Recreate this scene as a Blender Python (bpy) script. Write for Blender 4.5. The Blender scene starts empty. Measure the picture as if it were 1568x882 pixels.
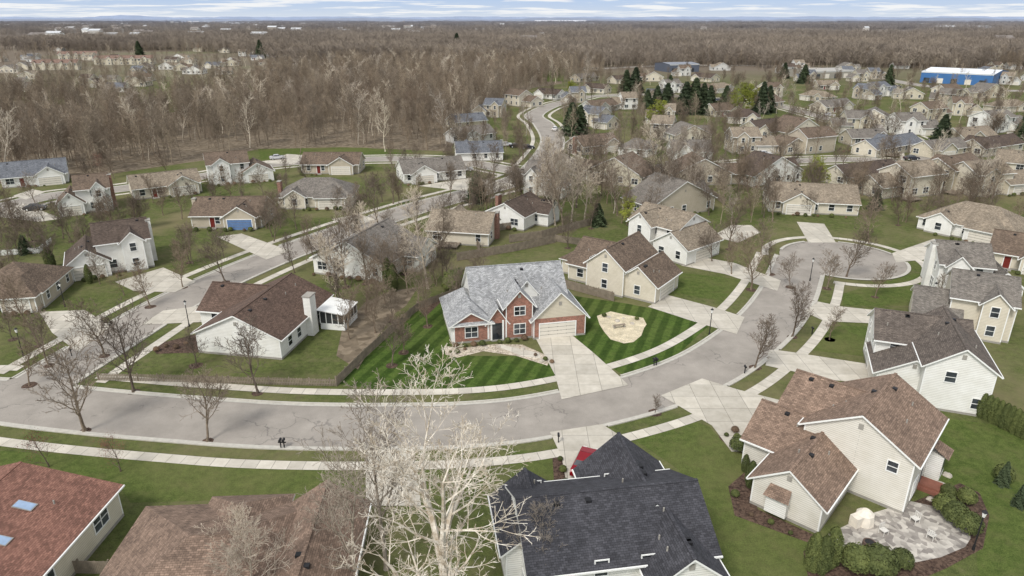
import bpy, math, random
from mathutils import Vector, Matrix, noise
R=random.Random(7)
H=40.0; FP=1045.0; PIT=math.atan(413/1045.0); SP=math.sin(PIT); CP=math.cos(PIT)
# survey helper: converts a surveyed bearing/declination (photo pixel) to ground metres
def P(u,v):
    x=(u-784)/FP; y=(441-v)/FP
    t=H/(SP-y*CP)
    return (x*t, t*(CP+y*SP))
def HT(u,v,vt):
    X,Y=P(u,v); y=(441-vt)/FP
    return H-Y*(SP-y*CP)/(CP+y*SP)
def lin(c):
    return tuple((((k/255.)+0.055)/1.055)**2.4 if k>10 else k/255./12.92 for k in c)
scene=bpy.context.scene
# ---------------------------------------------------------------- materials
MC={}
def newmat(key):
    m=bpy.data.materials.new(key); m.use_nodes=True
    nt=m.node_tree; nt.nodes.clear()
    o=nt.nodes.new('ShaderNodeOutputMaterial'); b=nt.nodes.new('ShaderNodeBsdfPrincipled')
    nt.links.new(b.outputs[0],o.inputs[0]); b.inputs['Roughness'].default_value=.85
    b.inputs['Specular IOR Level'].default_value=.25
    return m,nt,b
def N(nt,t,**k):
    n=nt.nodes.new(t)
    for a,v in k.items():
        if a in n.inputs.keys(): n.inputs[a].default_value=v
        else: setattr(n,a,v)
    return n
def c4(c,f=1.0): return (c[0]*f,c[1]*f,c[2]*f,1)
def mixc(nt,fac,a,b,mode='MIX'):
    n=nt.nodes.new('ShaderNodeMixRGB'); n.blend_type=mode
    for s,v in ((0,fac),(1,a),(2,b)):
        if hasattr(v,'is_output'): nt.links.new(v,n.inputs[s])
        else: n.inputs[s].default_value=v
    return n.outputs[0]
def noise_n(nt,vec,scale,detail=4,rough=.6):
    n=N(nt,'ShaderNodeTexNoise'); n.inputs['Scale'].default_value=scale; n.inputs['Detail'].default_value=detail; n.inputs['Roughness'].default_value=rough
    if vec is not None: nt.links.new(vec,n.inputs['Vector'])
    return n.outputs['Fac']
def ramp(nt,fac,a,b,ca=(0,0,0,1),cb=(1,1,1,1)):
    r=nt.nodes.new('ShaderNodeValToRGB'); r.color_ramp.elements[0].position=a; r.color_ramp.elements[1].position=b
    r.color_ramp.elements[0].color=ca; r.color_ramp.elements[1].color=cb
    nt.links.new(fac,r.inputs[0]); return r.outputs[0]
def geo(nt): return nt.nodes.new('ShaderNodeNewGeometry').outputs['Position']
def uvn(nt): return nt.nodes.new('ShaderNodeTexCoord').outputs['UV']
def bump(nt,b,h,s,d=.02):
    n=nt.nodes.new('ShaderNodeBump'); n.inputs['Strength'].default_value=s; n.inputs['Distance'].default_value=d
    nt.links.new(h,n.inputs['Height']); nt.links.new(n.outputs[0],b.inputs['Normal'])
def brickn(nt,vec,w,h,mort,c1,c2,cm,off=.5):
    n=nt.nodes.new('ShaderNodeTexBrick'); n.inputs['Scale'].default_value=1
    n.inputs['Brick Width'].default_value=w; n.inputs['Row Height'].default_value=h; n.inputs['Mortar Size'].default_value=mort
    n.inputs['Color1'].default_value=c1; n.inputs['Color2'].default_value=c2; n.inputs['Mortar'].default_value=cm
    n.offset=off; nt.links.new(vec,n.inputs['Vector']); return n
def shingle(c):
    k=('sh',c)
    if k in MC: return MC[k]
    m,nt,b=newmat('asphalt_shingle'); L=lin(c); uv=uvn(nt); g=geo(nt)
    br=brickn(nt,uv,.34,.17,.012,c4(L,.7),c4(L,1.25),c4(L,.4))
    nz=noise_n(nt,g,.55,5); col=mixc(nt,1,br.outputs['Color'],ramp(nt,nz,.3,.75,(.78,.78,.78,1),(1.15,1.14,1.12,1)),'MULTIPLY')
    n2=noise_n(nt,g,9,3); col=mixc(nt,1,col,ramp(nt,n2,.3,.7,(.75,.75,.75,1),(1.2,1.2,1.2,1)),'MULTIPLY')
    mp=N(nt,'ShaderNodeMapping'); mp.inputs['Scale'].default_value=(1.6,.12,1); nt.links.new(uv,mp.inputs['Vector'])
    col=mixc(nt,1,col,ramp(nt,noise_n(nt,mp.outputs[0],1,4),.35,.65,(.86,.86,.86,1),(1.06,1.06,1.06,1)),'MULTIPLY')
    nt.links.new(col,b.inputs['Base Color']); b.inputs['Roughness'].default_value=.95
    bump(nt,b,br.outputs['Fac'],.3,.02); MC[k]=m; return m
def siding(c):
    k=('si',c)
    if k in MC: return MC[k]
    m,nt,b=newmat('lap_siding'); L=lin(c); uv=uvn(nt)
    br=brickn(nt,uv,60,.2,.016,c4(L,.97),c4(L,1.0),c4(L,.55))
    nz=noise_n(nt,geo(nt),.8,4); col=mixc(nt,1,br.outputs['Color'],ramp(nt,nz,.3,.7,(.9,.89,.86,1),(1.03,1.03,1.03,1)),'MULTIPLY')
    nt.links.new(col,b.inputs['Base Color']); b.inputs['Roughness'].default_value=.6
    MC[k]=m; return m
def brickm(c):
    k=('br',c)
    if k in MC: return MC[k]
    m,nt,b=newmat('brick_masonry'); L=lin(c)
    br=brickn(nt,uvn(nt),.24,.085,.012,c4(L,.65),c4(L,1.25),c4(lin((170,150,135)),.8))
    nz=noise_n(nt,geo(nt),3,4); col=mixc(nt,1,br.outputs['Color'],ramp(nt,nz,.3,.7,(.7,.7,.7,1),(1.25,1.2,1.15,1)),'MULTIPLY')
    nt.links.new(col,b.inputs['Base Color']); MC[k]=m; return m
def plain(name,c,rough=.6,var=.12,scale=2,metal=0):
    k=(name,c,rough)
    if k in MC: return MC[k]
    m,nt,b=newmat(name); L=lin(c); nz=noise_n(nt,geo(nt),scale,4)
    nt.links.new(ramp(nt,nz,.3,.7,c4(L,1-var),c4(L,1+var)),b.inputs['Base Color'])
    b.inputs['Roughness'].default_value=rough; b.inputs['Metallic'].default_value=metal
    MC[k]=m; return m
def grassmat(name,d,l,dry,dryamt=.5,stripe=None):
    m,nt,b=newmat(name); g=geo(nt)
    a=noise_n(nt,g,1.3,6,.7); col=ramp(nt,a,.32,.68,c4(lin(d)),c4(lin(l)))
    f=noise_n(nt,g,9,4,.7); col=mixc(nt,1,col,ramp(nt,f,.3,.7,(.6,.62,.6,1),(1.38,1.34,1.32,1)),'MULTIPLY')
    big=noise_n(nt,g,.06,5,.6)
    col=mixc(nt,ramp(nt,big,.45,.7,(0,0,0,1),(dryamt,)*3+(1,)),col,c4(lin(dry)))
    sp=noise_n(nt,g,.45,5,.7); col=mixc(nt,ramp(nt,sp,.5,.72,(0,0,0,1),(dryamt*.8,)*3+(1,)),col,c4(lin(dry),.8))
    if stripe:
        mp=N(nt,'ShaderNodeMapping'); mp.inputs['Rotation'].default_value=(0,0,math.radians(stripe[0])); nt.links.new(g,mp.inputs['Vector'])
        w=nt.nodes.new('ShaderNodeTexWave'); w.wave_type='BANDS'; w.bands_direction='X'; w.inputs['Scale'].default_value=stripe[1]; w.inputs['Distortion'].default_value=.9; w.inputs['Detail'].default_value=2; w.inputs['Detail Scale'].default_value=.5
        nt.links.new(mp.outputs[0],w.inputs['Vector'])
        col=mixc(nt,1,col,ramp(nt,w.outputs['Fac'],.3,.7,(.7,.74,.7,1),(1.2,1.17,1.14,1)),'MULTIPLY')
    nt.links.new(col,b.inputs['Base Color']); b.inputs['Roughness'].default_value=1; b.inputs['Specular IOR Level'].default_value=.05
    bump(nt,b,f,.5,.06)
    return m
def groundmat():
    m=grassmat('grass_ground',(70,78,46),(98,106,62),(124,115,88),.8)
    nt=m.node_tree; b=[n for n in nt.nodes if n.type=='BSDF_PRINCIPLED'][0]
    src=b.inputs['Base Color'].links[0].from_socket; g=geo(nt)
    s=N(nt,'ShaderNodeSeparateXYZ'); nt.links.new(g,s.inputs[0])
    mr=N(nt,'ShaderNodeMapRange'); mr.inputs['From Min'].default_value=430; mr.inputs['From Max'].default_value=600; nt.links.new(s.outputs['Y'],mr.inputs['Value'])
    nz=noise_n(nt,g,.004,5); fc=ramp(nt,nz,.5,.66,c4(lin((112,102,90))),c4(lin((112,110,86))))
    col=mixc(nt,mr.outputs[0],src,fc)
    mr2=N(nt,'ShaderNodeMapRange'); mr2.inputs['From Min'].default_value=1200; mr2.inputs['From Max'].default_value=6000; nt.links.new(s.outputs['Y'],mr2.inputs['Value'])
    col=mixc(nt,mr2.outputs[0],col,c4(lin((126,128,136))))  # distance haze painted into the ground colour, grey-blue towards the horizon
    nt.links.new(col,b.inputs['Base Color']); return m
def asphalt():
    m,nt,b=newmat('asphalt'); g=geo(nt)
    a=noise_n(nt,g,.25,6,.65); col=ramp(nt,a,.3,.7,c4(lin((137,131,123))),c4(lin((162,155,146))))
    f=noise_n(nt,g,14,3,.7); col=mixc(nt,1,col,ramp(nt,f,.3,.7,(.85,.85,.85,1),(1.13,1.13,1.13,1)),'MULTIPLY')
    wv=N(nt,'ShaderNodeTexNoise'); wv.inputs['Scale'].default_value=.35; wv.inputs['Detail'].default_value=4; nt.links.new(g,wv.inputs['Vector'])
    wp=N(nt,'ShaderNodeVectorMath',operation='MULTIPLY_ADD'); nt.links.new(wv.outputs['Color'],wp.inputs[0]); wp.inputs[1].default_value=(5,5,0); nt.links.new(g,wp.inputs[2])
    for sc,lo in ((.12,.5),(.3,.62)):
        vo=N(nt,'ShaderNodeTexVoronoi',feature='DISTANCE_TO_EDGE'); vo.inputs['Scale'].default_value=sc; nt.links.new(wp.outputs[0],vo.inputs['Vector'])
        cr=ramp(nt,vo.outputs['Distance'],.003,.009,(.66,.66,.67,1),(1,1,1,1))
        gate=ramp(nt,noise_n(nt,g,.12,2),lo-.04,lo); cr=mixc(nt,gate,(1,1,1,1),cr)
        col=mixc(nt,1,col,cr,'MULTIPLY')
    nt.links.new(col,b.inputs['Base Color']); b.inputs['Roughness'].default_value=.9; return m
def concrete(name,c,jw,jh):
    m,nt,b=newmat(name); L=lin(c); g=geo(nt)
    br=brickn(nt,uvn(nt),jw,jh,.03,c4(L,.86),c4(L,1.08),c4(L,.5),0)
    a=noise_n(nt,g,.7,6,.7); col=mixc(nt,1,br.outputs['Color'],ramp(nt,a,.3,.72,(.8,.79,.76,1),(1.1,1.1,1.1,1)),'MULTIPLY')
    nt.links.new(col,b.inputs['Base Color']); b.inputs['Roughness'].default_value=.9; return m
def cell(name,c1,c2,scale,rough=.95):
    m,nt,b=newmat(name); g=geo(nt)
    vo=N(nt,'ShaderNodeTexVoronoi'); vo.inputs['Scale'].default_value=scale; nt.links.new(g,vo.inputs['Vector'])
    s=N(nt,'ShaderNodeSeparateColor'); nt.links.new(vo.outputs['Color'],s.inputs[0])
    col=ramp(nt,s.outputs[0],.1,.9,c4(lin(c1)),c4(lin(c2)))
    col=mixc(nt,1,col,ramp(nt,noise_n(nt,g,.9,5),.3,.7,(.75,.75,.75,1),(1.2,1.2,1.2,1)),'MULTIPLY')
    nt.links.new(col,b.inputs['Base Color']); b.inputs['Roughness'].default_value=rough; bump(nt,b,vo.outputs['Distance'],.6,.05); return m
def bark(name,c1,c2,scale=1.5):
    m,nt,b=newmat(name); g=nt.nodes.new('ShaderNodeTexCoord').outputs['Object']
    oi=nt.nodes.new('ShaderNodeObjectInfo')
    col=ramp(nt,noise_n(nt,g,scale,5,.7),.38,.62,c4(lin(c1)),c4(lin(c2)))
    col=mixc(nt,1,col,ramp(nt,oi.outputs['Random'],0,1,(.72,.7,.7,1),(1.3,1.27,1.2,1)),'MULTIPLY')
    nt.links.new(col,b.inputs['Base Color']); b.inputs['Roughness'].default_value=.95; return m
def leafm(name,c1,c2,scale=1.2):
    m,nt,b=newmat(name); g=nt.nodes.new('ShaderNodeTexCoord').outputs['Object']; oi=nt.nodes.new('ShaderNodeObjectInfo')
    col=ramp(nt,noise_n(nt,g,scale,5,.8),.35,.65,c4(lin(c1)),c4(lin(c2)))
    col=mixc(nt,1,col,ramp(nt,oi.outputs['Random'],0,1,(.75,.75,.75,1),(1.25,1.2,1.1,1)),'MULTIPLY')
    nt.links.new(col,b.inputs['Base Color']); b.inputs['Roughness'].default_value=.8
    return m
def glassm():
    m,nt,b=newmat('window_glass'); nz=noise_n(nt,geo(nt),.5,2)
    nt.links.new(ramp(nt,nz,.35,.65,(.012,.014,.018,1),(.07,.08,.09,1)),b.inputs['Base Color']); b.inputs['Roughness'].default_value=.08; b.inputs['Specular IOR Level'].default_value=.6; return m
GL=glassm(); TRIM=plain('white_trim',(230,230,226),.5,.04); FND=plain('concrete_foundation',(150,146,138),.9)
GDOOR=plain('garage_door_paint',(214,208,196),.5,.04); GROOVE=plain('groove_shadow_paint',(120,116,108),.8)
CONC=concrete('driveway_concrete',(192,186,174),2.6,2.6); WALK=concrete('sidewalk_concrete',(198,192,180),1.5,3); KERB=plain('kerb_concrete',(182,178,168),.9)
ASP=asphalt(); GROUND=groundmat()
LAWN=grassmat('mown_lawn',(54,72,34),(78,98,46),(98,100,62),.3,(20,.16))
LAWN2=grassmat('lawn_grass',(66,80,40),(92,104,56),(118,112,78),.5)
MULCH=cell('bark_mulch',(62,48,41),(98,80,68),6); PEB=cell('river_pebble',(150,138,122),(205,194,176),6)
SAND=cell('pea_gravel',(188,176,148),(216,204,178),10); PAV=cell('paver_stone',(134,128,122),(190,184,174),2.2)
WFL=cell('leaf_litter',(98,87,72),(132,119,101),.9)
WOODF=plain('weathered_cedar',(132,121,107),.9,.25,1.5); POSTM=plain('dark_metal',(40,40,42),.5)
# ---------------------------------------------------------------- mesh builder
class MB:
    def __init__(s): s.v=[];s.f=[];s.m=[];s.u=[];s.mats=[]
    def mi(s,mat):
        if mat not in s.mats: s.mats.append(mat)
        return s.mats.index(mat)
    def poly(s,pts,mat,uv=None):
        b=len(s.v); s.v+=[tuple(p) for p in pts]; s.f.append(tuple(range(b,b+len(pts)))); s.m.append(s.mi(mat))
        if uv is None:
            p=[Vector(q) for q in pts]; n=Vector((0,0,0))
            for i in range(len(p)):
                a=p[i];c=p[(i+1)%len(p)]; n+=a.cross(c)
            if n.length<1e-9: n=Vector((0,0,1))
            n.normalize()
            if n.z<0: n=-n
            t=Vector((0,0,1)).cross(n)
            t=Vector((1,0,0)) if t.length<.02 else t.normalized()
            bt=n.cross(t); uv=[(q.dot(t),q.dot(bt)) for q in p]
        s.u+=uv
    def obox(s,o,t,n,s0,s1,z0,z1,d0,d1,mat):
        o=Vector(o);t=Vector(t);n=Vector(n);Z=Vector((0,0,1))
        c=lambda a,d,z:o+t*a+n*d+Z*z
        A=[c(s0,d0,z0),c(s1,d0,z0),c(s1,d1,z0),c(s0,d1,z0),c(s0,d0,z1),c(s1,d0,z1),c(s1,d1,z1),c(s0,d1,z1)]
        for q in ((0,1,5,4),(1,2,6,5),(2,3,7,6),(3,0,4,7),(4,5,6,7),(3,2,1,0)): s.poly([A[i] for i in q],mat)
    def box(s,x0,y0,z0,x1,y1,z1,mat): s.obox((0,0,0),(1,0,0),(0,1,0),x0,x1,z0,z1,y0,y1,mat)
    def cyl(s,x,y,z0,z1,r0,r1,mat,n=10):
        a=[(math.cos(i*2*math.pi/n),math.sin(i*2*math.pi/n)) for i in range(n)]
        for i in range(n):
            p=a[i];q=a[(i+1)%n]
            s.poly([(x+p[0]*r0,y+p[1]*r0,z0),(x+q[0]*r0,y+q[1]*r0,z0),(x+q[0]*r1,y+q[1]*r1,z1),(x+p[0]*r1,y+p[1]*r1,z1)],mat)
        s.poly([(x+p[0]*r1,y+p[1]*r1,z1) for p in a],mat)
    def mesh(s,name):
        me=bpy.data.meshes.new(name); me.from_pydata(s.v,[],s.f)
        for m in s.mats: me.materials.append(m)
        me.polygons.foreach_set('material_index',s.m)
        uv=me.uv_layers.new(name='UVMap'); fl=[]
        for a in s.u: fl+=list(a)
        uv.data.foreach_set('uv',fl); me.update(); return me
    def obj(s,name,parent=None,loc=(0,0,0),rz=0):
        if not s.f: return None
        ob=bpy.data.objects.new(name,s.mesh(name)); scene.collection.objects.link(ob)
        if parent: ob.parent=parent
        ob.location=loc; ob.rotation_euler=(0,0,rz); return ob
SZ=[0]
def sheet(name,px,z,mat):
    SZ[0]+=1
    b=MB(); b.poly([P(*p)+(z+SZ[0]*.0004,) for p in px],mat); return b.obj(name)
def pip(x,y,poly):
    c=False;n=len(poly);j=n-1
    for i in range(n):
        xi,yi=poly[i];xj,yj=poly[j]
        if (yi>y)!=(yj>y) and x<(xj-xi)*(y-yi)/(yj-yi)+xi: c=not c
        j=i
    return c
# ---------------------------------------------------------------- ground, roads
g=MB()
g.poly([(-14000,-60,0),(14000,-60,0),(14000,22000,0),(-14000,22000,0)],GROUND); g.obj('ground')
def smooth(pts,n=10):
    out=[];pts=[Vector(p) for p in pts]
    for i in range(len(pts)-1):
        a=pts[max(i-1,0)];b=pts[i];c=pts[i+1];d=pts[min(i+2,len(pts)-1)]
        for k in range(n):
            t=k/n; out.append(.5*((2*b)+(c-a)*t+(2*a-5*b+4*c-d)*t*t+(3*b-a-3*c+d)*t**3))
    out.append(pts[-1]); return out
ROADS=[]; OCC=[]; DRV=[]
def offs(path,d):
    r=[]
    for i,p in enumerate(path):
        t=(path[min(i+1,len(path)-1)]-path[max(i-1,0)]).normalized()
        r.append(Vector((p.x-t.y*d,p.y+t.x*d)))
    return r
def onroad(p,skip=None,m=0):
    for k,(path,hw) in enumerate(ROADS):
        if k==skip: continue
        for q in path:
            if (q-p).length<hw+m: return True
    return False
ROADPX=[
 ([(-160,612),(-60,608),(0,612),(100,624),(200,634),(300,642),(400,649),(500,652),(600,652),(700,650),(800,641),(900,622),(1000,596),(1080,564),(1138,526),(1178,490),(1203,455),(1216,425),(1226,395)],4.3),
 ([(10,612),(60,588),(130,545),(270,462),(400,402),(520,357),(640,318),(740,291),(800,272),(832,245),(846,215),(832,190),(818,176),(850,160),(900,148)],4.2),
 ([(-120,345),(0,318),(80,300),(180,290),(300,272),(420,252),(560,244),(690,246),(790,262),(815,262)],3.8),
 ([(840,232),(900,262),(960,275),(1040,262),(1130,252),(1230,246),(1330,245),(1420,255),(1500,270),(1640,290)],3.6),
 ([(1420,255),(1400,215),(1330,190),(1280,185),(1180,160),(1080,150),(980,145),(900,148)],3.6),
 ([(900,106),(1050,100),(1250,104),(1420,132),(1600,140)],6),
]
for px,hw in ROADPX: ROADS.append((smooth([P(*p) for p in px],10),hw))
cdc=Vector(P(1290,397)); CDR=10.6
cpath=[cdc+Vector((math.cos(a*math.pi/12),math.sin(a*math.pi/12)))*CDR*.55 for a in range(24)]
def ribbon(b,l,r,z,mat,keep=None):
    s=0
    for i in range(len(l)-1):
        d=(l[i+1]-l[i]).length
        if keep is None or (keep(l[i]) and keep(l[i+1])):
            b.poly([(l[i].x,l[i].y,z),(l[i+1].x,l[i+1].y,z),(r[i+1].x,r[i+1].y,z),(r[i].x,r[i].y,z)],mat,[(s,0),(s+d,0),(s+d,1.3),(s,1.3)])
        s+=d
DRVPX=[
 [(820,518),(875,513),(908,540),(950,578),(962,590),(860,612),(850,575)],
 [(992,470),(1022,452),(1090,470),(1140,486),(1128,512),(1060,492)],
 [(1043,407),(1070,393),(1125,403),(1196,430),(1190,446),(1110,420)],
 [(1012,606),(1075,580),(1130,597),(1205,616),(1212,640),(1168,665),(1152,692),(1120,692),(1090,652)],
 [(1172,560),(1178,535),(1215,540),(1330,558),(1338,588),(1280,583)],
 [(1232,478),(1252,462),(1290,470),(1388,480),(1386,498),(1262,492)],
 [(1220,340),(1262,343),(1280,372),(1238,372)],
 [(1366,388),(1430,366),(1490,386),(1480,392),(1372,402)],
 [(842,662),(922,650),(950,668),(905,730),(868,744),(860,700)],
 [(560,690),(634,690),(645,775),(560,775)],
 [(216,498),(250,476),(347,464),(345,492),(275,495)],
 [(176,432),(250,410),(300,432),(268,448),(205,446)],
 [(332,363),(370,358),(432,380),(448,384),(408,398)],
 [(508,336),(548,328),(575,336),(540,350)],
 [(60,478),(130,475),(170,500),(120,540),(80,510)],
 [(-20,330),(35,312),(95,335),(60,340)],
 [(640,285),(720,272),(790,283),(742,296)],
 [(1130,245),(1170,236),(1185,246),(1150,256)],
 [(400,250),(440,236),(470,238),(450,252)],
 [(1090,362),(1120,345),(1150,345),(1165,356),(1130,372)],
 [(205,296),(250,283),(262,288),(228,300)],[(20,300),(50,290),(70,294),(40,306)],
]
for d in DRVPX: DRV.append([P(*p) for p in d])
def indrv(p): return any(pip(p.x,p.y,d) for d in DRV)
for k,(path,hw) in enumerate(ROADS):
    b=MB(); ribbon(b,offs(path,hw),offs(path,-hw),.008+.004*k,ASP); b.obj('road')
    if k>=5: continue
    kb=MB(); wk=MB()
    keep=lambda p,k=k:not onroad(p,k,.1) and not indrv(p) and (k!=0 or (p-cdc).length>CDR+.1)
    for sgn in (1,-1):
        dens=smooth([tuple(q) for q in path],3) if k<2 else path
        o1=offs(dens,sgn*(hw-.05));o2=offs(dens,sgn*(hw+.17)); g1=offs(dens,sgn*(hw-.5))
        ribbon(kb,g1,o1,.036+.001*k,KERB,lambda p,k=k:not onroad(p,k,.1) and (k!=0 or (p-cdc).length>CDR+.1))
        ribbon(kb,o1,o2,.12+.002*k,KERB,keep)
        for i in range(len(o1)-1):
            if keep(o1[i]) and keep(o1[i+1]):
                for o in (o1,o2): kb.poly([(o[i].x,o[i].y,0),(o[i+1].x,o[i+1].y,0),(o[i+1].x,o[i+1].y,.12),(o[i].x,o[i].y,.12)],KERB)
        ribbon(wk,offs(dens,sgn*(hw+1.95)),offs(dens,sgn*(hw+3.3)),.04+.0011*k,WALK,lambda p,k=k:not onroad(p,k,1.0) and (k!=0 or (p-cdc).length>CDR+2.5))
    kb.obj('kerb'); wk.obj('sidewalk')
b=MB(); b.poly([(cdc.x+math.cos(a*math.pi/24)*CDR,cdc.y+math.sin(a*math.pi/24)*CDR,.0345) for a in range(48)],ASP)
b.obj('road')
b=MB(); kb=MB()
r0=ROADS[0]
kp=lambda p:not any((q-p).length<4.35 for q in r0[0]) and not indrv(p)
ring=lambda r:[cdc+Vector((math.cos(a*math.pi/36),math.sin(a*math.pi/36)))*r for a in range(73)]
ribbon(kb,ring(CDR-.4),ring(CDR+.15),.13,KERB,kp); kb.obj('kerb')
kp2=lambda p:not any((q-p).length<5.2 for q in r0[0])
ribbon(b,ring(CDR+1.9),ring(CDR+3.2),.047,WALK,kp2); b.obj('sidewalk')
for i,d in enumerate(DRVPX): sheet('driveway',d,.05,CONC)
ROADS.append((cpath,CDR*.5))
sheet('footpath',[(762,531),(768,528),(826,541),(828,549),(800,546)],.03,WALK)
# lawns
sheet('lawn',[(518,588),(560,545),(600,505),(650,463),(678,457),(690,530),(720,545),(820,545),(848,560),(858,580),(780,597),(690,602),(600,600)],.004,LAWN)
sheet('lawn',[(872,452),(960,465),(1078,488),(1084,500),(1035,545),(955,575),(900,538),(880,515)],.004,LAWN)
sheet('lawn',[(965,668),(1040,640),(1085,652),(1118,690),(1150,700),(1158,780),(1245,820),(1240,900),(1100,900),(1040,720)],.004,LAWN2)
sheet('lawn',[(395,228),(560,226),(650,240),(560,240),(400,247)],.004,LAWN2)
sheet('lawn',[(830,103),(866,103),(862,124),(832,126)],.004,LAWN2)
sheet('lawn',[(1290,450),(1400,418),(1425,420),(1400,468),(1290,468)],.004,LAWN2)
sheet('lawn',[(1250,500),(1375,500),(1360,550),(1230,535)],.004,LAWN2)
sheet('lawn',[(1440,640),(1600,660),(1600,900),(1500,900),(1490,800),(1430,740)],.004,LAWN2)
sheet('lawn',[(1020,415),(1150,430),(1120,465),(1020,445)],.004,LAWN2)
sheet('lawn',[(0,690),(540,722),(540,760),(200,770),(180,740),(0,715)],.004,LAWN2)
sheet('lawn',[(780,690),(850,690),(865,760),(780,770)],.004,LAWN2)
sheet('gravel_bed',[(680,530),(705,533),(760,527),(800,528),(845,548),(838,560),(790,545),(740,538),(700,548),(682,543)],.014,PEB)
sheet('gravel_bed',[(914,484),(935,477),(962,483),(985,487),(990,497),(986,503),(982,514),(970,524),(955,526),(935,520),(925,508),(918,497)],.014,SAND)
sheet('mulch_bed',[(640,470),(660,455),(690,448),(676,462),(652,485)],.014,MULCH)
sheet('mulch_bed',[(1100,662),(1108,656),(1122,655),(1136,660),(1142,668),(1140,680),(1128,684),(1112,680),(1102,672)],.014,MULCH)
sheet('mulch_bed',[(1125,790),(1115,745),(1150,715),(1160,780),(1252,822),(1240,832)],.014,MULCH)
sheet('mulch_bed',[(1230,845),(1290,812),(1470,740),(1500,755),(1515,790),(1505,840),(1450,870),(1380,900),(1240,900)],.010,MULCH)
sheet('paver_patio',[(1268,818),(1330,788),(1395,768),(1440,778),(1470,792),(1484,808),(1486,825),(1478,838),(1440,854),(1400,862),(1320,852),(1285,840)],.022,PAV)
sheet('mulch_bed',[(228,530),(300,512),(306,540),(240,542)],.014,MULCH)
sheet('mulch_bed',[(845,690),(862,700),(875,745),(850,760)],.014,MULCH)
sheet('leaf_litter',[(548,566),(575,520),(605,480),(622,468),(640,440),(600,445),(560,462),(525,500),(515,545)],.003,WFL)
WPOLY=[P(*p) for p in [(-260,300),(130,272),(330,243),(392,229),(520,225),(690,232),(702,195),(770,163),(815,135),(860,128),(860,100),(780,92),(560,98),(470,118),(350,150),(240,178),(100,160),(-260,150)]]
b=MB(); b.poly([p+(.003,) for p in WPOLY],WFL); b.obj('woodland_floor')
# ---------------------------------------------------------------- houses
FACES={'f':lambda x0,y0,x1,y1:((x0,y0,0),(1,0,0),(0,-1,0),x1-x0),'b':lambda x0,y0,x1,y1:((x1,y1,0),(-1,0,0),(0,1,0),x1-x0),
       'l':lambda x0,y0,x1,y1:((x0,y1,0),(0,-1,0),(-1,0,0),y1-y0),'r':lambda x0,y0,x1,y1:((x1,y0,0),(0,1,0),(1,0,0),y1-y0)}
def window(b,fr,s,z,w,h,shut=None):
    o,t,n,L=fr; q=.09
    b.obox(o,t,n,s-w/2,s+w/2,z,z+h,.012,.02,GL)
    for a in ((s-w/2-q,s-w/2,z-q,z+h+q),(s+w/2,s+w/2+q,z-q,z+h+q),(s-w/2,s+w/2,z+h,z+h+q),(s-w/2,s+w/2,z-q,z),(s-w/2,s+w/2,z+h/2-.025,z+h/2+.025)):
        b.obox(o,t,n,a[0],a[1],a[2],a[3],.004,.07,TRIM)
    if w>1.3: b.obox(o,t,n,s-.03,s+.03,z,z+h,.006,.075,TRIM)
    if shut:
        for k in (-1,1):
            c=s+k*(w/2+.3); b.obox(o,t,n,c-.18,c+.18,z-.05,z+h+.05,.004,.05,shut)
def garage(b,fr,s,w,mat=None):
    o,t,n,L=fr; mat=mat or GDOOR
    b.obox(o,t,n,s-w/2,s+w/2,0,2.15,.004,.02,GROOVE)
    for r in range(4):
        nn=max(4,int(w/1.1))
        for c in range(nn):
            a=s-w/2+c*w/nn; b.obox(o,t,n,a+.05,a+w/nn-.05,r*.53+.03,r*.53+.5,.01,.04,mat)
        b.obox(o,t,n,s-w/2,s+w/2,r*.53+.06,r*.53+.47,.012,.03,mat)
    for a in ((s-w/2-.14,s-w/2,0,2.3),(s+w/2,s+w/2+.14,0,2.3),(s-w/2,s+w/2,2.15,2.3)): b.obox(o,t,n,a[0],a[1],a[2],a[3],.004,.08,TRIM)
def door(b,fr,s,mat):
    o,t,n,L=fr
    b.obox(o,t,n,s-.48,s+.48,.15,2.2,.01,.05,mat)
    for z in (.35,1.3): b.obox(o,t,n,s-.3,s+.3,z,z+.7,.05,.065,mat)
    b.obox(o,t,n,s-.9,s+.9,0,.15,.004,1.2,FND)
    for a in ((s-.6,s-.48,.15,2.32),(s+.48,s+.6,.15,2.32),(s-.48,s+.48,2.2,2.32)): b.obox(o,t,n,a[0],a[1],a[2],a[3],.004,.08,TRIM)
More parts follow.
